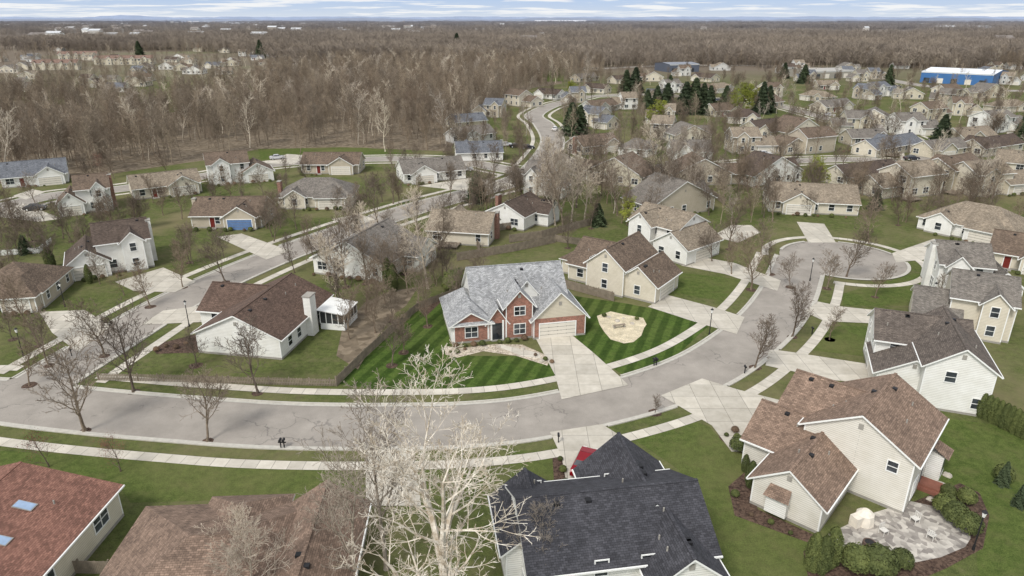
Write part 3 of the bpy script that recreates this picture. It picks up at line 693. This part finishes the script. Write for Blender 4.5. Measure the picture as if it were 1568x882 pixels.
def put(name,me,x,y,h,base,wide=1.0):
    ob=bpy.data.objects.new(name,me); scene.collection.objects.link(ob); s=h/base; ob.location=(x,y,0); ob.scale=(s*wide,s*wide,s); ob.rotation_euler=(0,0,R.uniform(0,6.28)); return ob
def scatter(name,pts,objs):
    me=bpy.data.meshes.new(name); me.from_pydata([(p[0],p[1],p[2]) for p in pts],[],[])
    for an,ty,k in (('rz','FLOAT',3),('sc','FLOAT',4),('ix','INT',5)):
        at=me.attributes.new(an,ty,'POINT'); at.data.foreach_set('value',[p[k] for p in pts])
    ob=bpy.data.objects.new(name,me); scene.collection.objects.link(ob)
    ng=bpy.data.node_groups.new(name+'_nodes','GeometryNodeTree'); ng.interface.new_socket('Geometry',in_out='INPUT',socket_type='NodeSocketGeometry'); ng.interface.new_socket('Geometry',in_out='OUTPUT',socket_type='NodeSocketGeometry')
    nn=ng.nodes; L=ng.links; gi=nn.new('NodeGroupInput');go=nn.new('NodeGroupOutput'); ip=nn.new('GeometryNodeInstanceOnPoints'); jn=nn.new('GeometryNodeJoinGeometry')
    for o in reversed(objs):
        oi=nn.new('GeometryNodeObjectInfo'); oi.transform_space='ORIGINAL'; oi.inputs['Object'].default_value=o; oi.inputs['As Instance'].default_value=True; L.new(oi.outputs['Geometry'],jn.inputs[0])
    def at(n,t):
        a=nn.new('GeometryNodeInputNamedAttribute'); a.data_type=t; a.inputs['Name'].default_value=n; return [s for s in a.outputs if s.name=='Attribute' and s.enabled][0]
    cx=nn.new('ShaderNodeCombineXYZ'); L.new(at('rz','FLOAT'),cx.inputs['Z']); e2r=nn.new('FunctionNodeEulerToRotation'); L.new(cx.outputs[0],e2r.inputs[0])
    L.new(gi.outputs[0],ip.inputs['Points']); L.new(jn.outputs[0],ip.inputs['Instance']); ip.inputs['Pick Instance'].default_value=True
    L.new(at('ix','INT'),ip.inputs['Instance Index']); L.new(e2r.outputs[0],ip.inputs['Rotation']); L.new(at('sc','FLOAT'),ip.inputs['Scale']); L.new(ip.outputs[0],go.inputs[0])
    md=ob.modifiers.new('scatter','NODES'); md.node_group=ng; return ob
TRING=MB()
def T(u,v,vt,me=None,name='bare_tree',wide=None):
    x,y=P(u,v); h=HT(u,v,vt); 
    if me is None:
        me=R.choice(ST); wide=wide or 1.12
        if v>340:
            r=R.uniform(.6,.9); TRING.poly([(x+math.cos(i*.52)*r*R.uniform(.85,1.1),y+math.sin(i*.52)*r*R.uniform(.85,1.1),.016) for i in range(12)],MULCH)
    wide=wide or 1.0
    if me.name not in HC: HC[me.name]=max(q.co.z for q in me.vertices)
    return put(name,me,x,y,h,HC[me.name],wide)
for q in [(130,660,508),(205,600,458),(318,676,556),(395,602,484),(1156,563,474),(1213,516,424),(1296,424,340),(1266,442,380),(1150,444,352),(1116,382,296),
 (60,530,420),(160,545,448),(290,402,338),(345,432,345),(582,352,262),(602,312,246),(755,272,214),(1330,372,300),(50,370,305),(92,345,300),(20,520,470),(640,470,395),(560,480,400),
 (600,492,432),(618,540,470),(530,440,330),(505,420,335),(690,300,245),(1375,345,290),(1060,300,240),(1105,290,235),(1240,330,290),(1480,330,270),(180,360,300),(440,300,262),(370,330,300),
 (700,470,400),(740,440,372),(905,350,300),(1180,420,370),(280,440,380),(1003,632,600),(1440,470,420),(1270,520,470),(560,300,262),(230,470,400),(45,590,520),(10,440,380),(420,370,310),(480,395,330),
 (620,420,350),(655,500,430),(535,520,440),(590,465,390),(545,350,290),(720,330,280),(780,330,280),(1150,330,270),(1210,440,385),(1340,455,400),(1420,345,290),(1555,345,285),(1290,300,250),(1120,420,365),(330,300,262),(250,330,285),(110,370,315),(300,560,500),(640,350,290),
 (560,435,350),(520,475,390),(685,350,290),(745,320,265),(870,380,320),(1000,345,280),(1090,400,335),(1450,345,285),(1510,340,280),(1380,310,255),(1180,300,250),(205,350,300),(20,345,300),(75,560,470),(575,510,430),(600,560,480),(1165,390,330),(1245,300,245)]: T(*q)
for q in [(655,442,290),(845,330,205),(862,352,215),(882,318,190),(868,290,200),(905,310,215),(1000,285,185),(1020,300,190),(985,270,190),(1045,310,215),(540,385,300),(515,470,350),(945,330,230),(670,395,300),(1120,345,285),(600,440,350),(625,450,365),(830,275,205),(855,310,200),(1010,310,200),(1065,320,230),(895,340,230),(570,400,310),(850,345,235),(875,345,225),(920,300,210),(965,310,225),(1030,325,220),(1085,330,250),(820,330,250),(800,310,235),(1500,300,220),(1320,300,235)]: T(*q,R.choice(TALL),'bare_tree',1.1)
T(75,715,650,REDB,'redbud_tree');T(185,722,662,REDB,'redbud_tree');T(150,270,232,REDB,'redbud_tree');T(190,452,398,REDB,'redbud_tree')
for q in [(1240,292,236),(1132,178,124),(1003,198,150),(877,150,122),(1150,170,130),(960,345,300),(1255,290,250),(1425,90,66)]: T(*q,BUD,'budding_tree',1.25)
for q in [(730,308,262),(1062,174,118),(1048,174,124),(1075,172,126),(1005,170,130),(972,142,102),(958,142,106),(1020,170,126),(1165,174,124),(875,207,156),(1440,218,174),(1230,128,98),(40,388,360),(915,345,310),(955,90,70),(700,78,50),(1025,142,114),(1560,218,176),(1085,176,130),(990,172,136),(1175,172,130),(888,204,160),(1110,165,130),(1360,130,98),(980,310,280),(1340,320,288),(1200,120,95),(215,90,62),(400,90,60)]: T(*q,CON,'spruce_tree',R.uniform(1.3,1.7))
for q in [(595,442,394),(603,446,402),(138,434,404),(76,410,378),(82,412,382),(856,436,412)]: T(*q,ARB,'arborvitae')
for k in range(10): T(1500+k*8.5,638+k*4.2,600+k*4.2,ARB,'arborvitae',1.1)
for q in [(1242,872,815),(1256,876,820),(1270,866,806),(1148,745,705),(1140,722,695),(1150,705,682)]: T(*q,ARB,'arborvitae',1.1)
for q in [(1308,872,836),(1342,878,838),(1378,868,842),(1445,785,757),(1460,800,770),(1480,815,785),(1130,690,668),(1535,735,712),(1450,760,742),(715,440,414),(695,442,412),(705,438,410),(1478,770,748),(728,436,416),(690,446,422)]: T(*q,SHB,'round_shrub',.95)
T(1534,742,706,CON,'spruce_tree'); T(1560,775,738,CON,'spruce_tree')
TRING.obj('mulch_rings')
for (u,v) in [(700,538),(712,536),(835,552),(820,545),(925,485),(975,490),(1112,668),(1128,672),(240,538),(255,532),(270,534),(285,528),(690,540),(845,556),(858,705),(862,722),(866,740),(1125,760),(1150,790),(1180,802),(1210,818)]:
    x,y=P(u,v); SHR.append((x,y,R.uniform(.4,.8)))
sh=put('shrub',SHB,*P(700,541),.6,.85); sh2=put('shrub',SHB2,*P(1125,662),.7,.85)
scatter('foundation_shrubs',[(x,y,0,R.uniform(0,6),s,int(R.random()<.4)) for x,y,s in SHR],[sh,sh2])
# foreground sycamore (several leaders) and companions
syc=tree('sycamore',77,21.3,.40,SYC,(8,9,7,5,3),.22,(44,46,46,42,40),(1.0,.5,.5,.48,.45),.012,.14,.11,trunk=.55,thick=.85,fall=.25)
o=put('sycamore_tree',syc,-4.0,33.0,20.6,21.3,1.32); o.rotation_euler=(0,0,2.6)
syc2=tree('bare_tree_near',78,13,.19,BK2,(16,8,6,5),.2,(40,42,42,40),(.5,.5,.48,.45),.015)
put('bare_tree',syc2,-9.8,41.5,17.0,13,.95); put('bare_tree',syc2,-18.2,36.5,9.5,13,1.3); put('bare_tree',syc2,-20.5,40,7,13,1.4); put('bare_tree',syc2,2.3,39,8.5,13,1.0); put('bare_tree',syc2,-11.5,38.5,14,13,1.0)
# woodland scatter
fo=[]
for i,me in enumerate(FT): fo.append(put('bare_tree',me,*P(200+i*130,238-i*2),17,17))
for i,me in enumerate(ST): fo.append(put('bare_tree',me,*P(640+i*45,262),9,9))
for o_ in fo: o_.scale=(1,1,1)
pts=[];xs=[p[0] for p in WPOLY];ys=[p[1] for p in WPOLY]
n=0
def fidx(pp=.09): return 3 if R.random()<pp else R.randrange(3)
while n<3700:
    x=R.uniform(min(xs),max(xs));y=R.uniform(min(ys),max(ys))
    if not pip(x,y,WPOLY): continue
    n+=1
    if any((x-a)**2+(y-b)**2<(c+1)**2 for a,b,c in OCC): continue
    pts.append((x,y,0,R.uniform(0,6.28),R.uniform(.6,1.08),fidx()))
OC2=[q for q in OCC]
def free(x,y,m=1): return not any((x-a)**2+(y-b)**2<(c*.8+m)**2 for a,b,c in OC2) and not onroad(Vector((x,y)),None,1.5)
def nidx():
    i=R.choice((0,1,2,3,4,5,6,4,5,6)); return i,(R.uniform(.4,.8) if i<4 else R.uniform(.7,1.15))
k=0
while k<1150:
    u=R.uniform(690,1640);v=R.uniform(104,345); 
    if R.random()<(v-104)/330: continue
    x,y=P(u,v); k+=1
    if free(x,y): i,s=nidx(); pts.append((x,y,0,R.uniform(0,6.28),s,i))
for k in range(420):
    u=R.uniform(-60,470);v=R.uniform(80,150); x,y=P(u,v)
    if free(x,y): pts.append((x,y,0,R.uniform(0,6.28),R.uniform(.5,.9),fidx()))
for k in range(150):
    u=R.uniform(-60,700);v=R.uniform(255,440); x,y=P(u,v)
    if free(x,y,2) and not indrv(Vector((x,y))): pts.append((x,y,0,R.uniform(0,6.28),R.uniform(.55,1.0),4+R.randrange(3)))
CL=[[P(*p) for p in q] for q in ([(-300,150),(240,150),(480,120),(470,92),(300,76),(-300,76)],[(930,128),(1700,150),(1700,118),(1500,106),(1240,101),(930,102)])]
n=0
while n<2700:
    y=math.sqrt(R.uniform(440**2,650**2)); x=R.uniform(-.86,.86)*y; n+=1
    if any(pip(x,y,c) for c in CL) or pip(x,y,WPOLY): continue
    if y<560 and x>60: continue
    pts.append((x,y,0,R.uniform(0,6.28),R.uniform(.7,1.08),fidx()))
scatter('woodland',pts,fo)
# far woodland clusters
FM=bark('far_wood_bark_haze_tint',(112,104,95),(148,138,127))
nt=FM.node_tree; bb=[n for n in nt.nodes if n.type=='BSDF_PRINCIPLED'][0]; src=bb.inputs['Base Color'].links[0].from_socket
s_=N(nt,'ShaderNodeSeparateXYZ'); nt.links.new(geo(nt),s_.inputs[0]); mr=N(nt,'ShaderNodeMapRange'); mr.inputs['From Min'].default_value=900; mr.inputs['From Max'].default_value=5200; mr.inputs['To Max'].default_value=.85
nt.links.new(s_.outputs['Y'],mr.inputs['Value']); nt.links.new(mixc(nt,mr.outputs[0],src,c4(lin((132,136,148)))),bb.inputs['Base Color'])  # aerial haze painted into the bark colour, bluer with distance
def cluster(seed):
    rg=random.Random(seed); v=[];f=[]
    for k in range(24):
        c=Vector((rg.uniform(-32,32),rg.uniform(-32,32),0)); hh=rg.uniform(12,19)
        twig(v,f,c,c+Vector((0,0,hh)),.22)
        for j in range(60):
            z=hh*rg.uniform(.25,.85); a=rg.uniform(0,6.28); L=hh*.28*rg.uniform(.4,1.1); p=c+Vector((0,0,z))+Vector((math.cos(a),math.sin(a),0))*L*rg.uniform(0,.6); q=p+Vector((math.cos(a)*L,math.sin(a)*L,L*rg.uniform(.3,1.2)))*.8
            twig(v,f,p,q,.13)
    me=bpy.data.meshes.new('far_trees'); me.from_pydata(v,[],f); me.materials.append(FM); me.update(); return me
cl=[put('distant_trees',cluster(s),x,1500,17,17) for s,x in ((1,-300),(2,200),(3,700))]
pts=[]
while len(pts)<5600:
    y=math.sqrt(R.uniform(620**2,5200**2)) if R.random()<.78 else R.uniform(620,1500); x=R.uniform(-.86,.86)*y
    if noise.noise(Vector((x*.0018,y*.0011,7)))>(.2 if y>900 else .4): continue
    if y<950 and any(pip(x,y,c) for c in CL): continue
    pts.append((x,y,0,R.uniform(0,6.28),R.uniform(.75,1.15)*(1+y/11000),R.randrange(3)))
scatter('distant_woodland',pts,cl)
b=MB()
for r,(y,h0,c) in enumerate(((6200,24,(124,128,138)),(8200,44,(128,136,152)),(11500,82,(138,150,172)))):  # each further ridge paler and bluer: haze painted into its colour
    m=plain('haze_tinted_ridge_%d'%r,c,1,.08,.004); px=None
    for i in range(241):
        x=-12500+i*104; z=h0*(.75+.5*noise.noise(Vector((x*.0009,r*5,0))))+R.uniform(-.06,.06)*h0
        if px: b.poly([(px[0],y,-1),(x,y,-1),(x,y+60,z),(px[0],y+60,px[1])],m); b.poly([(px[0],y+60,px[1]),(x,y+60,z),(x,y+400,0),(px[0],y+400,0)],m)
        px=(x,z)
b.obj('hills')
b=MB()
for i in range(380):
    y=math.sqrt(R.uniform(900**2,6500**2)); x=R.uniform(-.8,.8)*y; w=R.uniform(10,30); h=R.uniform(2,7)
    if R.random()<.75: x=R.uniform(-.8,-.1)*y
    m=R.choice((TRIM,plain('far_wall',(196,192,186),.8),plain('far_wall_tan',(176,168,156),.8)))
    rr=R.choice((plain('far_roof',(128,122,118),.9),plain('far_roof_light',(190,192,194),.8)))
    b.box(x,y,0,x+w,y+18,h+8,m); b.poly([(x-1,y-1,h+8),(x+w+1,y-1,h+8),(x+w+1,y+9,h+12),(x-1,y+9,h+12)],rr)
b.obj('distant_town')
# ---------------------------------------------------------------- fences
def fence(px,h=1.2,gap=.04,name='wooden_fence',mat=WOODF,pw=.12):
    b=MB(); pts=[Vector(P(*p)) for p in px]
    for a,c in zip(pts,pts[1:]):
        d=c-a; L=d.length; t=(d.x/L,d.y/L,0); n=(-t[1],t[0],0); o=(a.x,a.y,0)
        k=0.0
        while k<L:
            b.obox(o,t,n,k,min(k+pw,L),.06,h+R.uniform(-.03,.03),0,.025,mat); k+=pw+gap
        for z in (.3,h-.3): b.obox(o,t,n,0,L,z,z+.09,.027,.07,mat)
        k=0
        while k<=L: b.obox(o,t,n,k,k+.1,0,h+.08,.07,.17,mat); k+=2.4
    b.obj(name)
fence([(150,583),(250,585),(350,588),(516,592)],1.0,.07); fence([(516,592),(560,548),(605,506),(642,474)],1.3,.04)
fence([(642,474),(690,455),(705,446)],1.2,.05)
fence([(860,440),(915,455),(940,462)],1.5,.02)
fence([(780,372),(830,365),(905,345),(912,330)],1.6,.02); fence([(700,400),(790,385),(850,372)],1.6,.02); fence([(735,385),(720,360),(790,350)],1.5,.02)
fence([(0,392),(60,388),(80,372)],1.1,.06,'white_fence',TRIM); fence([(850,370),(952,385)],1.4,.02)
fence([(75,878),(175,880)],1.3,.02); fence([(1010,315),(1090,300),(1110,315)],1.5,.03);fence([(560,392),(640,372)],1.4,.03)
# ---------------------------------------------------------------- street furniture and vehicles
def lamp(u,v):
    x,y=P(u,v); e=bpy.data.objects.new('street_lamp',None); scene.collection.objects.link(e); e.location=(x,y,0)
    a=MB(); a.cyl(0,0,0,.5,.12,.09,POSTM); a.cyl(0,0,.5,3.3,.06,.05,POSTM); a.obj('post',e)
    a=MB(); a.cyl(0,0,3.3,3.75,.1,.19,TRIM,6); a.cyl(0,0,3.75,3.95,.24,.04,POSTM,6); a.cyl(0,0,3.95,4.08,.03,.01,POSTM,6); a.obj('lantern',e)
for q in ((1086,513),(1425,470),(36,545),(1490,842),(100,470),(290,500),(1240,430)): lamp(*q)
def mailbox(u,v,dbl=False,ang=0):
    x,y=P(u,v); a=MB()
    for k in ((-.17,.17) if dbl else (0,)):
        a.box(k-.05,-.05,0,k+.05,.05,.85,POSTM)
        a.box(k-.11,-.24,.85,k+.11,.24,.98,POSTM)
        for i in range(6):
            t0=math.pi*i/6;t1=math.pi*(i+1)/6
            a.poly([(k+.11*math.cos(t0),-.24,.98+.11*math.sin(t0)),(k+.11*math.cos(t1),-.24,.98+.11*math.sin(t1)),(k+.11*math.cos(t1),.24,.98+.11*math.sin(t1)),(k+.11*math.cos(t0),.24,.98+.11*math.sin(t0))],POSTM)
        for yy in (-.24,.24): a.poly([(k+.11*math.cos(math.pi*i/6),yy,.98+.11*math.sin(math.pi*i/6)) for i in range(7)],POSTM)
    if dbl: a.box(-.4,-.045,.62,.4,.045,.72,POSTM)
    a.obj('mailbox',None,(x,y,0),ang)
mailbox(1003,560,True,.4);mailbox(433,686,True);mailbox(1140,572);mailbox(1243,512);mailbox(110,545,False,.8);mailbox(855,678)
def car(px,ang,col,world=None):
    x,y=world or P(*px); e=bpy.data.objects.new('parked_car',None); scene.collection.objects.link(e); e.location=(x,y,.07); e.rotation_euler=(0,0,ang)
    pm=plain('car_paint',col,.2,.03); a=MB(); w=.9
    prof=[(-2.25,.35),(-2.28,.75),(-2.1,.95),(-1.5,1.02),(-1.0,1.42),(.35,1.44),(1.05,.98),(2.0,.85),(2.25,.65),(2.25,.35)]
    def wd(z): return w if z<.95 else w-.22*(z-.95)/.45
    for s in (-1,1): a.poly([(px_,s*wd(z),z) for px_,z in prof],pm)
    for p,q in zip(prof,prof[1:]+prof[:1]): a.poly([(p[0],-wd(p[1]),p[1]),(q[0],-wd(q[1]),q[1]),(q[0],wd(q[1]),q[1]),(p[0],wd(p[1]),p[1])],pm)
    a.obj('body',e)
    a=MB()
    for s in (-1,1):
        a.poly([(-1.32,s*(w+.005-.02),1.06),(-.95,s*(w-.165),1.36),(-.1,s*(w-.165),1.37),(-.1,s*(w-.015),1.06)],GL); a.poly([(-.02,s*(w-.015),1.06),(-.02,s*(w-.165),1.37),(.3,s*(w-.165),1.37),(.85,s*(w-.02),1.06)],GL)
    a.poly([(.42,-.64,1.425),(.42,.64,1.425),(1.0,.8,1.03),(1.0,-.8,1.03)],GL); a.poly([(-1.06,-.62,1.40),(-1.06,.62,1.40),(-1.46,.8,1.07),(-1.46,-.8,1.07)],GL)
    for s in (-.65,.65): a.box(2.22,s-.18,.62,2.27,s+.18,.76,TRIM); a.box(-2.3,s-.15,.68,-2.26,s+.15,.85,plain('tail_lamp',(150,20,20),.3))
    a.obj('windows_and_lamps',e)
    tm=plain('tyre_rubber',(28,28,28),.9); a=MB()
    for cx in (-1.4,1.4):
        for s in (-1,1):
            for i in range(12):
                t0=i*math.pi/6;t1=(i+1)*math.pi/6; r=.33
                a.poly([(cx+r*math.cos(t0),s*.7,.33+r*math.sin(t0)),(cx+r*math.cos(t1),s*.7,.33+r*math.sin(t1)),(cx+r*math.cos(t1),s*.93,.33+r*math.sin(t1)),(cx+r*math.cos(t0),s*.93,.33+r*math.sin(t0))],tm)
            a.poly([(cx+.33*math.cos(i*math.pi/6),s*.93,.33+.33*math.sin(i*math.pi/6)) for i in range(12)],tm); a.poly([(cx+.19*math.cos(i*math.pi/6),s*.94,.33+.19*math.sin(i*math.pi/6)) for i in range(12)],TRIM)
    a.obj('wheels',e)
car((896,716),1.2,(128,24,34)); car((1466,402),.2,(150,32,34)); 
for q in ((790,226,.2,(30,30,32)),(775,224,.3,(200,200,200)),(808,228,.1,(40,40,48)),(712,262,.2,(180,182,186)),(1395,245,.1,(50,52,60)),(1170,238,0,(200,200,202)),(1100,155,0,(60,70,90)),(1270,178,0,(190,190,190)),(1440,262,.2,(90,20,20)),(850,200,1.3,(220,220,220)),(1350,132,0,(220,220,220)),(1375,134,0,(30,30,40)),(1340,130,0,(180,30,30)),(1010,260,.2,(30,30,34)),(55,322,.3,(60,62,66)),(425,244,.4,(190,190,192))): car(q[:2],q[2],q[3])
x,y=P(1322,800); a=MB(); gc=plain('grill_cover',(222,214,200),.8)
a.cyl(0,0,0,.95,.85,.72,gc,10); a.cyl(0,0,.95,1.3,.72,.3,gc,10); a.box(-1.3,-.4,0,-.6,.4,.95,gc); a.obj('covered_grill',None,(x,y,.02),.4)
def chair(u,v,ang):
    x,y=P(u,v); a=MB(); m=plain('patio_chair_frame',(205,202,195),.5)
    for cx in (-.25,.25):
        for cy in (-.25,.25): a.box(cx-.025,cy-.025,0,cx+.025,cy+.025,.42 if cy<0 else .95,m)
    a.box(-.28,-.28,.42,.28,.28,.47,m)
    for k in range(4): a.box(-.28+k*.16,.24,.5,-.2+k*.16,.27,.95,m)
    a.box(-.28,.235,.9,.28,.28,.98,m); a.obj('patio_chair',None,(x,y,.022),ang)
chair(1352,818,.4);chair(1400,800,-1.2);chair(1425,825,2.2)
def boulder(u,v,s,sd):
    x,y=P(u,v); rg=random.Random(sd); b=MB(); rm=plain('boulder_stone',(176,168,156),.9,.2)
    n=8;m=4; pts=[]
    for j in range(m+1):
        for i in range(n):
            d=Vector((math.cos(i*2*math.pi/n)*math.cos(j*math.pi/2/m),math.sin(i*2*math.pi/n)*math.cos(j*math.pi/2/m),math.sin(j*math.pi/2/m)*.7)); k=s*(1+.35*noise.noise(d*1.7+Vector((sd,0,0)))); pts.append(d*k)
    for j in range(m):
        for i in range(n): b.poly([pts[j*n+i],pts[j*n+(i+1)%n],pts[(j+1)*n+(i+1)%n],pts[(j+1)*n+i]],rm)
    b.obj('boulder',None,(x,y,-.03))
for i,(u,v,s) in enumerate([(933,486,.35),(945,492,.45),(955,488,.3),(968,496,.4),(940,500,.3),(695,540,.4),(745,533,.35),(762,531,.3),(800,535,.4),(830,553,.45),(1438,742,.5),(1450,728,.45),(1430,752,.45),(1425,765,.4)]): boulder(u,v,s,i)
x,y=P(1330,836); a=MB(); a.cyl(0,0,0,.4,.5,.5,plain('fire_pit_stone',(96,80,72),.9),12); a.cyl(0,0,.4,.42,.36,.36,POSTM,12); a.obj('fire_pit',None,(x,y,.02))
x,y=P(948,502); a=MB(); a.box(-.9,-.2,.42,.9,.2,.48,WOODF)
a.box(-.8,-.15,0,-.65,.15,.42,FND);a.box(.65,-.15,0,.8,.15,.42,FND); a.obj('garden_bench',None,(x,y,.012),.3)
# ---------------------------------------------------------------- light, sky, camera
sun=bpy.data.lights.new('sun','SUN'); sun.energy=2.4; sun.angle=math.radians(14); sun.color=(1,.96,.9)
so=bpy.data.objects.new('sun',sun); scene.collection.objects.link(so)
EL=math.radians(50); AZ=math.radians(215)
d=Vector((math.sin(AZ)*math.cos(EL),math.cos(AZ)*math.cos(EL),math.sin(EL)))
so.rotation_euler=d.to_track_quat('Z','Y').to_euler()
w=bpy.data.worlds.new('World'); scene.world=w; w.use_nodes=True; nt=w.node_tree; nt.nodes.clear()
out=nt.nodes.new('ShaderNodeOutputWorld'); bg=nt.nodes.new('ShaderNodeBackground'); bg.inputs['Strength'].default_value=.15
sk=nt.nodes.new('ShaderNodeTexSky'); sk.sky_type='NISHITA'; sk.sun_disc=False; sk.sun_elevation=EL; sk.sun_rotation=AZ; sk.air_density=1.2; sk.dust_density=1.5
hs=nt.nodes.new('ShaderNodeHueSaturation'); hs.inputs['Saturation'].default_value=.3; hs.inputs['Value'].default_value=1.4; nt.links.new(sk.outputs[0],hs.inputs['Color'])
tc=nt.nodes.new('ShaderNodeTexCoord'); sx=nt.nodes.new('ShaderNodeSeparateXYZ'); nt.links.new(tc.outputs['Generated'],sx.inputs[0])
hz=ramp(nt,sx.outputs['Z'],0.0,.12,(1,1,1,1),(0,0,0,1))
blue=ramp(nt,sx.outputs['Z'],0.004,.026,(4.4,4.9,5.6,1),(2.6,3.8,5.8,1))
col=mixc(nt,hz,hs.outputs[0],blue)
mp=nt.nodes.new('ShaderNodeMapping'); mp.inputs['Scale'].default_value=(7,7,150); nt.links.new(tc.outputs['Generated'],mp.inputs['Vector'])
cn=noise_n(nt,mp.outputs[0],1.3,6,.6); col=mixc(nt,ramp(nt,cn,.5,.6),col,(6.0,6.1,6.2,1))
nt.links.new(col,bg.inputs['Color']); nt.links.new(bg.outputs[0],out.inputs[0])
cam=bpy.data.cameras.new('camera'); cam.sensor_width=36; cam.lens=36*FP/1568; cam.clip_start=.5; cam.clip_end=40000
co=bpy.data.objects.new('camera',cam); scene.collection.objects.link(co); co.location=(0,0,H); co.rotation_euler=(math.pi/2-PIT,0,0); scene.camera=co
scene.view_settings.view_transform='Standard'; scene.view_settings.look='None'; scene.view_settings.exposure=0
